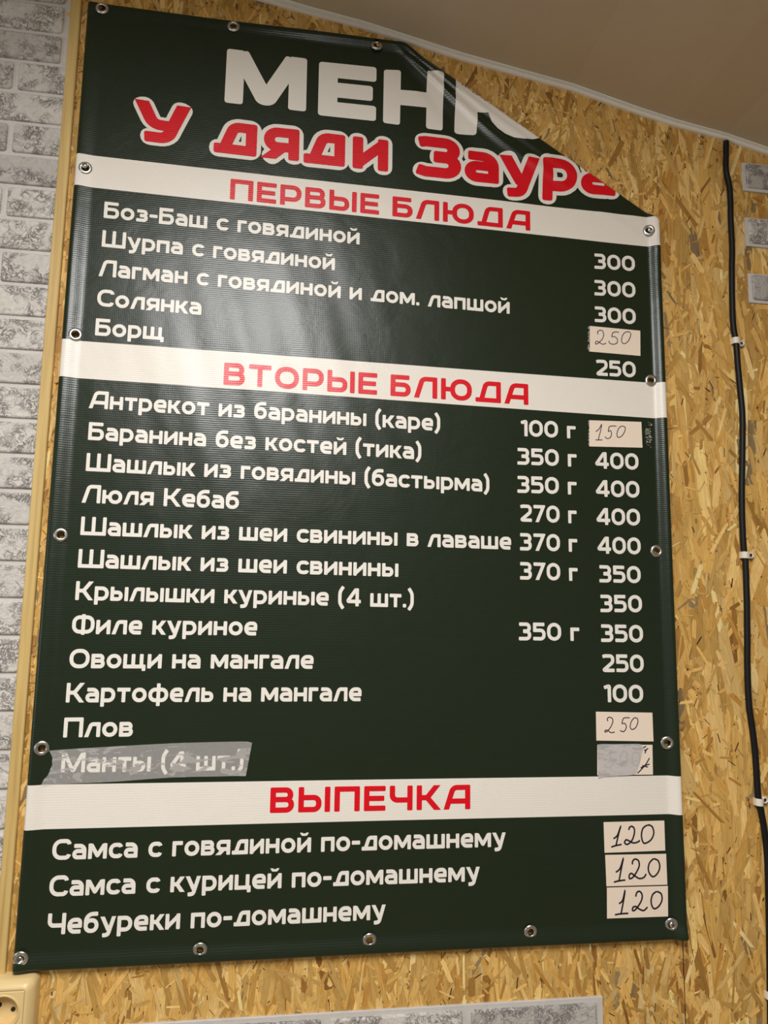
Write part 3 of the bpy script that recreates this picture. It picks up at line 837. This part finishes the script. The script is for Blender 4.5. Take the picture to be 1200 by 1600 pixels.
for words, a, c, hh in ((('ПЕРВЫЕ', 'БЛЮДА'), (359, 311.5), (828, 361.5), 0.0360), (('ВТОРЫЕ', 'БЛЮДА'), (349, 601.5), (825.5, 633), 0.0362), (('ВЫПЕЧКА',), (421.5, 1270), (734.5, 1264), 0.0362)):
    kw = dict(track=0.16, space=0.42); hw = 0.105
    tot = set_text(' '.join(words), hw, **kw)[2]; x = 0.0
    for w_ in words:
        ww = set_text(w_, hw, **kw)[2]; at_ = lambda q: (a[0] + (c[0] - a[0]) * q / tot, a[1] + (c[1] - a[1]) * q / tot)
        put_text('heading_lettering', w_, at_(x), at_(x + ww), hh, hh, M['red_print'], h=hw, **kw)
        x += ww + kw['track'] + kw['space']
def put_letter(name, ch, bl, br, tl, tr_, mat, h, lift, outline=0.0, cap=1.0):
    """one large letter between the pixels of its four corners"""
    v, f, W = set_text(ch, h, outline, step=0.035)
    g = np.array(v); t = g[:, 0] / W; s = g[:, 1] / cap
    A, B_, C_, D_ = (np.array(P(*q)) for q in (bl, br, tl, tr_))
    p = (A[None] * (1 - t)[:, None] + B_[None] * t[:, None]) * (1 - s)[:, None] + (C_[None] * (1 - t)[:, None] + D_[None] * t[:, None]) * s[:, None]
    x, z, f, l = clip_fold(p[:, 0], p[:, 1], f, g[:, 2])
    if len(x): to_banner(name, x, z, orient(x, z, f), lift + l, mat)
for ch, bl, br, tl, tr_ in (('М', (350.5, 160.5), (478, 175.5), (355, 76.5), (480, 93)), ('Е', (496.5, 181), (587, 191), (498.5, 97.5), (588, 107)),
                            ('Н', (598, 193.5), (691, 206), (599.5, 110.5), (693, 114)), ('Ю', (709.5, 209.5), (874, 224.5), (712, 113), (876, 128))):
    put_letter('title_lettering', ch, bl, br, tl, tr_, M['white_print'], 0.138, 0.0006)
TITLE = [('У', (213, 219.5), (299, 230), (211, 155), (301, 169), 1.0), ('д', (333.5, 238), (400.5, 246), (335, 187.5), (402.5, 196.5), .75), ('я', (411, 247), (467, 253), (412, 198), (468, 204), .75),
         ('д', (474, 255), (538.5, 262), (475, 205), (539.5, 213), .75), ('и', (550.5, 263.5), (606, 270), (551, 214), (606.5, 221), .75), ('З', (648.5, 275.5), (719.5, 283), (649.5, 212.5), (720.5, 221), 1.0),
         ('а', (725, 284), (779, 289), (725.5, 235), (779.5, 241), .75), ('у', (782.5, 291), (840, 297), (782, 243), (840, 249), .75), ('р', (847, 298), (900.5, 303), (847.5, 247), (901, 252.5), .75),
         ('а', (906.5, 303), (961, 307.5), (907, 253.5), (961, 259), .75)]
TH = lambda cap: 0.128 if cap > .9 else 0.112
for k, (ch, bl, br, tl, tr_, cap) in enumerate(TITLE):
    put_letter('letter_outline', ch, bl, br, tl, tr_, M['white_print'], TH(cap), 0.00050 + 0.00001 * k, 0.078 if cap > .9 else 0.088, cap)
for ch, bl, br, tl, tr_, cap in TITLE:
    put_letter('title_lettering', ch, bl, br, tl, tr_, M['red_print'], TH(cap), 0.00095, 0.0, cap)

# ------------------------------------------------------------------ screws
def screw(x, z, mat, out, r, label, ang=0.3):
    s = empty('screw', (x, BACK - out, z)); tag(s, label, 'screw', 'screws holding the banner')
    v, f = lathe([(0.0016, -0.022), (0.0016, 0.0), (r, 0.0), (r, 0.0006), (r * .86, 0.0017), (r * .6, 0.0025), (r * .28, 0.0029), (0.0001, 0.003)], 20)
    link('head', mesh('head', v, f), mat, s, True)
    for k in range(2):
        bm = box_bm(-r * .5, r * .5, -0.00325, -0.0024, -r * .1, r * .1)
        bmesh.ops.rotate(bm, verts=bm.verts, matrix=Matrix.Rotation(ang + k * math.pi / 2, 3, 'Y'))
        link('slot', bm_mesh('slot', bm), M['dark'], s)
screw(*P(157.5, 13), M['rust'], 0.0085, 0.0037, 'dark rusty screw in the top left corner eyelet of the banner')
screw(*P(590.5, 72.5), M['brass'], 0.0105, 0.0034, 'small brass screw in the eyelet beside the folded banner corner')
screw(*P(133.5, 261.5), M['zinc'], 0.0125, 0.0047, 'shiny screw in the left eyelet on the upper cream stripe')
screw(*P(1013.5, 361.5), M['zinc'], 0.0125, 0.0047, 'shiny screw in the right eyelet on the upper cream stripe', 0.8)
screw(*P(32.5, 1496), M['zinc'], 0.0125, 0.0047, 'silver screw in the bottom left eyelet above the socket', 0.1)
screw(*P(1048, 1443), M['zinc'], 0.0115, 0.0050, 'silver screw in the bottom right eyelet below the price notes', 0.5)

screw(*P(69.5, 742, 0.008), M['brass'], 0.0, 0.0022, 'tiny brass screw in the narrow board strip beside the batten', 0.7)

# ------------------------------------------------------------------ paper notes and tape on the banner
def smooth_line(pts, k=6, closed=False):
    p = [np.array(q, float) for q in pts]; out = []
    n = len(p)
    for i in range(n - 1):
        a, b_, c, d = p[max(i - 1, 0)], p[i], p[i + 1], p[min(i + 2, n - 1)]
        for j in range(k):
            t = j / k
            out.append(0.5 * ((2 * b_) + (-a + c) * t + (2 * a - 5 * b_ + 4 * c - d) * t * t + (-a + 3 * b_ - 3 * c + d) * t ** 3))
    out.append(p[-1]); return out

def ink_lines(name, strokes, org, sc, width, lift, mat, note):
    X_, Z_, F_ = [], [], []
    for st in strokes:
        pts = [P(org[0] + a / sc, org[1] + c / sc) for a, c in st]
        pts = smooth_line(pts) if len(st) > 2 else pts
        v, f = ribbon([tuple(p) for p in pts], False, width / 2, width * 0.4, 0.01, 0.0, False)
        b0 = len(X_); X_ += [p[0] for p in v]; Z_ += [p[1] for p in v]; F_ += [tuple(b0 + k for k in q) for q in f]
    X_, Z_ = np.array(X_), np.array(Z_)
    return to_banner(name, X_, Z_, orient(X_, Z_, F_), lift, mat, False, note)

def sheet_on_banner(name, corners, lift, thick, mat, parent, nu=14, nv=8, sag=0.0006):
    """thin sheet through four corner points (tl, tr, br, bl) following the vinyl, with its own thickness"""
    tl, tr_, br, bl = (np.array(P(*c)) for c in corners)
    X_, Z_ = [], []
    for j in range(nv + 1):
        for i in range(nu + 1):
            u, w = i / nu, j / nv
            p = (tl * (1 - u) + tr_ * u) * (1 - w) + (bl * (1 - u) + br * u) * w; X_.append(p[0]); Z_.append(p[1])
    X_, Z_ = np.array(X_), np.array(Z_); n = len(X_)
    yb = BACK - depth(X_, Z_) - lift
    V_ = [(x - parent.location.x, y - thick - parent.location.y, z - parent.location.z) for x, y, z in zip(X_, yb, Z_)] + \
         [(x - parent.location.x, y - parent.location.y, z - parent.location.z) for x, y, z in zip(X_, yb, Z_)]
    F_ = []
    for j in range(nv):
        for i in range(nu):
            a = j * (nu + 1) + i; q = (a, a + nu + 1, a + nu + 2, a + 1); F_.append(q); F_.append(tuple(k + n for k in q[::-1]))
    rim = [i for i in range(nu + 1)] + [j * (nu + 1) + nu for j in range(1, nv + 1)] + [nv * (nu + 1) + i for i in range(nu - 1, -1, -1)] + [j * (nu + 1) for j in range(nv - 1, 0, -1)]
    for a, b_ in zip(rim, rim[1:] + rim[:1]): F_.append((a, b_, b_ + n, a + n))
    return link(name, mesh(name, V_, F_), mat, parent)

NL, NT = 0.0008, 0.0003
NOTES = [
    ('handwritten 250 price note between the upper price figures', ((920.8, 510), (999.4, 517.5), (999.7, 556.8), (920.8, 549.9)), (880, 480), 6.667, 0.0015, 'ink',
     [[(358, 290), (352, 265), (370, 247), (400, 250), (415, 285), (405, 330), (375, 365), (340, 390), (330, 375), (345, 358), (375, 375), (410, 392), (440, 378)],
      [(512, 268), (500, 312), (530, 312), (558, 340), (555, 375), (520, 392), (480, 380), (468, 355)], [(510, 270), (545, 262), (575, 270)],
      [(650, 262), (620, 285), (603, 330), (605, 370), (630, 385), (665, 365), (690, 320), (697, 285), (680, 262), (650, 262)]]),
    ('handwritten 150 price note just below the middle cream stripe', ((920.2, 657), (1001.2, 659.7), (1003, 699.9), (920.2, 697.8)), (880, 480), 6.667, 0.0015, 'ink',
     [[(335, 1300), (370, 1270), (395, 1225), (385, 1290), (370, 1345), (362, 1385)], [(330, 1385), (405, 1385)],
      [(475, 1245), (465, 1295), (490, 1290), (498, 1330), (480, 1365), (450, 1370), (430, 1350)], [(475, 1245), (510, 1240), (550, 1243)],
      [(600, 1240), (570, 1270), (555, 1320), (562, 1355), (590, 1355), (620, 1325), (640, 1280), (635, 1250), (600, 1240)]]),
    ('handwritten 250 price note just above the taped over note', ((930, 1111.7), (1018, 1113.3), (1019.7, 1158), (930.7, 1156.7)), (760, 860), 3.0, 0.0016, 'ink',
     [[(566, 800), (563, 788), (573, 781), (587, 788), (588, 805), (578, 828), (562, 847), (552, 850), (554, 842), (566, 843), (580, 853), (598, 850)],
      [(638, 785), (632, 810), (645, 810), (652, 828), (640, 848), (622, 843)], [(638, 786), (650, 783), (668, 784)],
      [(690, 783), (676, 800), (670, 825), (678, 838), (695, 830), (706, 805), (703, 787), (690, 783)]]),
    ('crossed out price note half covered by grey tape', ((932, 1163.3), (1018, 1163.3), (1018.7, 1209.7), (932, 1210.7)), (900, 1150), 7.5, 0.0019, 'ink',
     [[(262, 158), (258, 215), (260, 275)], [(850, 252), (815, 315), (775, 365), (710, 432)], [(745, 372), (790, 345), (850, 325)], [(765, 340), (800, 352), (832, 360)],
      [(810, 115), (795, 125), (775, 135)], [(835, 140), (810, 158), (785, 165)], [(812, 160), (803, 178), (798, 200)], [(752, 92), (745, 105)],
      [(330, 180), (370, 160), (410, 180), (380, 240), (420, 270), (420, 330), (370, 370), (330, 340)], [(545, 170), (510, 230), (520, 320), (560, 350), (590, 290), (585, 200), (545, 170)],
      [(690, 180), (650, 230), (660, 320), (700, 340), (735, 280), (730, 210), (690, 180)]]),
    ('bold handwritten 120 price note, topmost of the three at the bottom', ((941.7, 1283.8), (1036.2, 1281.3), (1037.7, 1328), (943.3, 1331.6)), (930, 1270), 7.27, 0.0026, 'ink_black',
     [[(195, 288), (240, 250), (277, 150), (255, 230), (225, 365)], [(170, 382), (225, 365), (290, 352)],
      [(370, 190), (378, 160), (405, 147), (432, 175), (430, 240), (400, 315), (350, 352), (322, 330), (340, 300), (370, 310), (420, 335), (470, 325), (497, 305)],
      [(580, 132), (530, 170), (513, 250), (530, 325), (560, 338), (620, 300), (652, 230), (640, 160), (610, 135), (580, 132)]]),
    ('bold handwritten 120 price note, middle of the three at the bottom', ((944.2, 1334.9), (1039, 1333), (1040.9, 1381.1), (946.2, 1383.9)), (930, 1270), 7.27, 0.0026, 'ink_black',
     [[(222, 668), (270, 625), (306, 515), (290, 600), (258, 770)], [(200, 780), (258, 765), (332, 755)],
      [(412, 580), (412, 545), (440, 518), (478, 535), (488, 590), (465, 650), (420, 720), (380, 740), (375, 700), (400, 680), (440, 710), (490, 738), (540, 725), (566, 685)],
      [(650, 512), (605, 560), (590, 630), (610, 690), (650, 717), (700, 670), (720, 600), (700, 535), (650, 512)]]),
    ('bold handwritten 120 price note, lowest of the three at the bottom', ((946.9, 1385.8), (1041.7, 1383), (1042.1, 1430.6), (947.2, 1434)), (930, 1270), 7.27, 0.0026, 'ink_black',
     [[(258, 1025), (300, 985), (325, 880), (315, 960), (282, 1140)], [(212, 1150), (282, 1138), (365, 1133)],
      [(448, 945), (460, 898), (490, 883), (518, 915), (518, 970), (490, 1030), (440, 1095), (412, 1098), (418, 1065), (450, 1055), (490, 1085), (540, 1100), (582, 1060)],
      [(685, 883), (640, 920), (622, 990), (635, 1055), (665, 1080), (715, 1045), (745, 980), (735, 910), (685, 883)]])]
note_objs = []
for label, cs, org, sc, wd, inkm, strokes in NOTES:
    cx, cz = P(sum(c[0] for c in cs) / 4, sum(c[1] for c in cs) / 4)
    n = empty('price_note', (cx, BACK - float(depth(cx, cz)), cz)); tag(n, label, 'note', 'price notes stuck on the banner')
    sheet_on_banner('paper', cs, NL, NT, M['paper'], n)
    ink_lines('handwriting', strokes, org, sc, wd, NL + NT + 0.00015, M[inkm], n)
    note_objs.append(n)

def outline_sheet(name, top, bot, lift, thick, mat, parent, nv=8):
    """ragged sheet between two pixel outlines (upper and lower edge, same number of points)"""
    a = [np.array(P(*p)) for p in top]; c = [np.array(P(*p)) for p in bot]; X_, Z_ = [], []
    n = len(a)
    for j in range(nv + 1):
        for i in range(n):
            p = a[i] * (1 - j / nv) + c[i] * (j / nv); X_.append(p[0]); Z_.append(p[1])
    X_, Z_ = np.array(X_), np.array(Z_); tot = len(X_)
    yb = BACK - depth(X_, Z_) - lift
    l = parent.location
    V_ = [(x - l.x, y - thick - l.y, z - l.z) for x, y, z in zip(X_, yb, Z_)] + [(x - l.x, y - l.y, z - l.z) for x, y, z in zip(X_, yb, Z_)]
    F_ = []
    for j in range(nv):
        for i in range(n - 1):
            q0 = j * n + i; q = (q0, q0 + n, q0 + n + 1, q0 + 1); F_.append(q)
    o = link(name, mesh(name, V_[:tot], F_), mat, parent)
    return o

# grey tape over the crossed-out note
S4 = lambda a, c: (900 + a / 7.5, 1150 + c / 7.5)
tp = [S4(238, 95), S4(300, 90), S4(420, 92), S4(560, 90), S4(700, 88), S4(748, 92), S4(775, 130)]
bo = [S4(250, 492), S4(300, 474), S4(420, 466), S4(540, 460), S4(640, 452), S4(690, 440), S4(725, 350)]
outline_sheet('grey_tape', tp, bo, NL + NT + 0.0006, 0.0001, M['tape2'], note_objs[3])
# frayed remains of older tape
def frays(note, boxes, seed):
    g = random.Random(seed); X_, Z_, F_ = [], [], []
    for (x0, y0, x1, y1, n, w, hgt) in boxes:
        for _ in range(n):
            x, y = g.uniform(x0, x1), g.uniform(y0, y1); a, c = g.uniform(.3, 1) * w, g.uniform(.3, 1) * hgt
            b0 = len(X_)
            for px, py in ((x, y + c), (x + a, y + c * .8), (x + a * .9, y), (x + .1 * a, y + .1 * c)): q = P(px, py); X_.append(q[0]); Z_.append(q[1])
            F_.append((b0, b0 + 1, b0 + 2, b0 + 3))
    X_, Z_ = np.array(X_), np.array(Z_)
    to_banner('tape_remnant', X_, Z_, orient(X_, Z_, F_), 0.0006, M['clear'], False, note)['kind'] = 'stuff'
frays(note_objs[0], [(917.5, 510, 919.5, 548, 34, 2.2, 2.2)], 3)
frays(note_objs[1], [(1007, 668, 1014, 692, 34, 3.6, 1.2), (1010, 660, 1016, 702, 22, 3, 1.0), (918.5, 657, 919.5, 696, 26, 1.6, 1.6)], 4)

# masking tape over one dish
T0 = lambda a, c: (60 + a / 3.3333, 1140 + c / 3.3333)
top = [T0(62, 108), T0(120, 103), T0(200, 98), T0(300, 92), T0(420, 85), T0(560, 77), T0(700, 70), T0(830, 66), T0(950, 63), T0(1050, 61), T0(1090, 62), T0(1113, 68)]
bot = [T0(18, 294), T0(80, 285), T0(160, 280), T0(280, 275), T0(420, 268), T0(560, 257), T0(690, 248), T0(820, 244), T0(930, 243), T0(1030, 240), T0(1060, 241), T0(1080, 241)]
cx, cz = P(220, 1190)
mt = empty('masking_tape', (cx, BACK - float(depth(cx, cz)), cz)); tag(mt, 'strip of greyish masking tape covering one dish name near the lower left', 'tape')
tape_o = outline_sheet('tape_strip', top, bot, 0.0007, 0.0001, M['tape'], mt, 10)
# torn left end: pull the middle of that edge inward
me = tape_o.data; n = len(top); px = (P(200, 1190)[0] - P(100, 1190)[0]) / 100
for j in range(11):
    t = j / 10; bow = math.sin(math.pi * min(t * 1.15, 1)) * 9.0 + ((j * 7) % 5 - 2) * 0.45
    for i, k in ((0, 1.0), (1, 0.55), (2, 0.2)): me.vertices[j * n + i].co.x += bow * px * k

# ------------------------------------------------------------------ cable and its clips
CAB = [(1134.5, 221), (1134.5, 240), (1134.5, 266), (1139.5, 290), (1141.3, 315), (1141.6, 340), (1144, 387), (1143.5, 425), (1145, 500), (1150, 535), (1152.5, 567), (1156.8, 612), (1160, 650), (1160, 702), (1159, 770),
       (1159.8, 815), (1162, 856), (1164.5, 875), (1165.8, 905), (1167, 945), (1167.6, 1000), (1167.6, 1030), (1168.6, 1072), (1171, 1107), (1176, 1142), (1180, 1177), (1182.3, 1212), (1185, 1247), (1189, 1266), (1194.5, 1298), (1199, 1340), (1201, 1400), (1202.5, 1480), (1203.5, 1556), (1204, 1620), (1203, 1750)]
CR = 0.0051; CY = WALL_Y - 0.0023 - CR
pts = smooth_line([P(*q, CY) for q in CAB], 4)
v, f, ns = [], [], 12
for i, p in enumerate(pts):
    a = pts[max(i - 1, 0)]; c = pts[min(i + 1, len(pts) - 1)]; d = c - a; d = d / np.linalg.norm(d); s = np.array((d[1], -d[0]))
    for k in range(ns):
        an = 2 * math.pi * k / ns; v.append((p[0] + s[0] * CR * math.cos(an), CY + CR * math.sin(an), p[1] + s[1] * CR * math.cos(an)))
for i in range(len(pts) - 1):
    for k in range(ns): f.append((i * ns + k, i * ns + (k + 1) % ns, (i + 1) * ns + (k + 1) % ns, (i + 1) * ns + k))
f.append(tuple(range(ns))); f.append(tuple((len(pts) - 1) * ns + k for k in range(ns))[::-1])
cb = link('cable', mesh('cable', v, f), M['rubber'], None, True); tag(cb, 'black electric cable running down the strand board wall', 'cable')

def clip_mesh():
    """saddle over the cable (arch extruded along z)"""
    ro, ri, hz = CR + 0.0017, CR + 0.0002, 0.0056; prof = []
    yb = CR + 0.0023
    outer = [(-ro, yb)] + [(-ro * math.cos(a), -ro * math.sin(a)) for a in np.linspace(0, math.pi, 13)] + [(ro, yb)]
    inner = [(-ri, yb)] + [(-ri * math.cos(a), -ri * math.sin(a)) for a in np.linspace(0, math.pi, 13)] + [(ri, yb)]
    n = len(outer); v = []
    for z in (-hz, hz):
        v += [(x, y, z) for x, y in outer]; v += [(x, y, z) for x, y in inner]
    f = []
    for i in range(n - 1):
        f += [(i, i + 1, 2 * n + i + 1, 2 * n + i), (n + i, 2 * n + n + i, 2 * n + n + i + 1, n + i + 1), (i, n + i, n + i + 1, i + 1), (2 * n + i, 2 * n + i + 1, 3 * n + i + 1, 3 * n + i)]
    return mesh('saddle', v, f)
sad = clip_mesh(); sad.materials.append(M['plastic'])
def tube_ring(ro, ri, o0, o1):
    v, f = lathe([(ri, o0), (ri, o1), (ro, o1), (ro, o0)], 18); return mesh('nail_lug', v, f)
lug = tube_ring(0.0050, 0.0032, 0.0, 0.0066); lug.materials.append(M['plastic'])
nv_, nf_ = lathe([(0.0031, -0.006), (0.0031, 0.0045), (0.0022, 0.0052), (0.0001, 0.0054)], 14); nail = mesh('nail', nv_, nf_); nail.materials.append(M['dark'])
for (px_, py_), (lx, ly), lab in (((1149.8, 533), (1158, 537), 'cream cable clip uppermost on the black cable'), ((1164, 867.5), (1172.5, 868), 'cream cable clip at the middle of the black cable'),
                                 ((1186, 1253), (1194.5, 1250), 'cream cable clip low on the black cable'), ((1203.5, 1555), (1213, 1553), 'cream cable clip at the bottom right corner of the picture')):
    x, z = P(px_, py_, CY); e = empty('cable_clip', (x, CY, z)); tag(e, lab, 'cable clip', 'clips on the black cable')
    o = link('saddle', sad, None, e); o.rotation_euler = (0, 0.06, 0)
    x2, z2 = P(lx, ly, WALL_Y - 0.006); dx = max(x2 - x, CR + 0.0055)
    o = link('nail_lug', lug, None, e, True); o.location = (dx, WALL_Y - 0.0022 - CY, z2 - z)
    o = link('nail', nail, None, e, True); o.location = (dx, WALL_Y - 0.0022 - CY, z2 - z)

# ------------------------------------------------------------------ socket
SF = -0.026                                                    # y of the front face
sx, sz = P(3.5, 1583, SF)
HS = 0.0355
sk = empty('wall_socket', (sx, WALL_Y, sz)); tag(sk, 'cream surface mounted power socket under the banner at the lower left', 'socket')
def rsq(hw, y, rad, n=6):
    out = []
    for cx, cz, a0 in ((1, 1, 0), (-1, 1, 90), (-1, -1, 180), (1, -1, 270)):
        for k in range(n + 1):
            a = math.radians(a0 + 90 * k / n); out.append((cx * (hw - rad) + rad * math.cos(a), y - WALL_Y, cz * (hw - rad) + rad * math.sin(a)))
    return out
def loft(rings, cap_last=False):
    n = len(rings[0]); v = [p for r_ in rings for p in r_]; f = []
    for i in range(len(rings) - 1):
        for k in range(n): f.append((i * n + k, (i + 1) * n + k, (i + 1) * n + (k + 1) % n, i * n + (k + 1) % n))
    if cap_last: f.append(tuple((len(rings) - 1) * n + k for k in range(n))[::-1])
    return v, f
v, f = loft([rsq(HS + .0025, WALL_Y - .002, .010), rsq(HS + .0025, -.012, .010), rsq(HS + .001, -.0165, .010), rsq(HS - .003, -.0225, .009), rsq(HS - .006, SF + .002, .007), rsq(.0265, SF + .0005, .002), rsq(.0262, SF + .003, .002)])
bodyo = link('housing', mesh('housing', v, f), M['socket'], sk, True)
# insert plate with a round well
hp = 0.026; rw = 0.0205; angs = [2 * math.pi * k / 40 for k in range(40)]
def cring(r_, y): return [(r_ * math.cos(a), y - WALL_Y, r_ * math.sin(a)) for a in angs]
def sring(h_, y): return [(h_ * math.cos(a) / max(abs(math.cos(a)), abs(math.sin(a))), y - WALL_Y, h_ * math.sin(a) / max(abs(math.cos(a)), abs(math.sin(a)))) for a in angs]
v, f = loft([sring(hp, SF + .006), sring(hp, SF + .0006), sring(hp - .0008, SF), cring(rw + .0022, SF), cring(rw + .0012, SF - .0012), cring(rw, SF - .001), cring(rw - .001, SF + .004), cring(rw - .002, SF + .017)], True)
link('insert', mesh('insert', v, f), M['socket'], sk, False)
for a in (0.35, 0.35 + math.pi):
    v, f = lathe([(0.0030, -0.003), (0.0030, 0.0004), (0.0001, 0.0004)], 14)
    o = link('pin_hole', mesh('pin_hole', v, f), M['dark'], sk); o.location = (0.0095 * math.cos(-a), SF + .0168 - WALL_Y, 0.0095 * math.sin(-a))
for s_ in (1, -1):
    o = link('earth_clip', bm_mesh('earth_clip', box_bm(-.0032, .0032, -.0075, .0075, -.0009, .0009, .0004, 1)), M['steel'], sk)
    o.location = (0.0195 * math.sin(.45) * s_, SF + .008 - WALL_Y, 0.0195 * math.cos(.45) * s_); o.rotation_euler = (0, .45, 0)
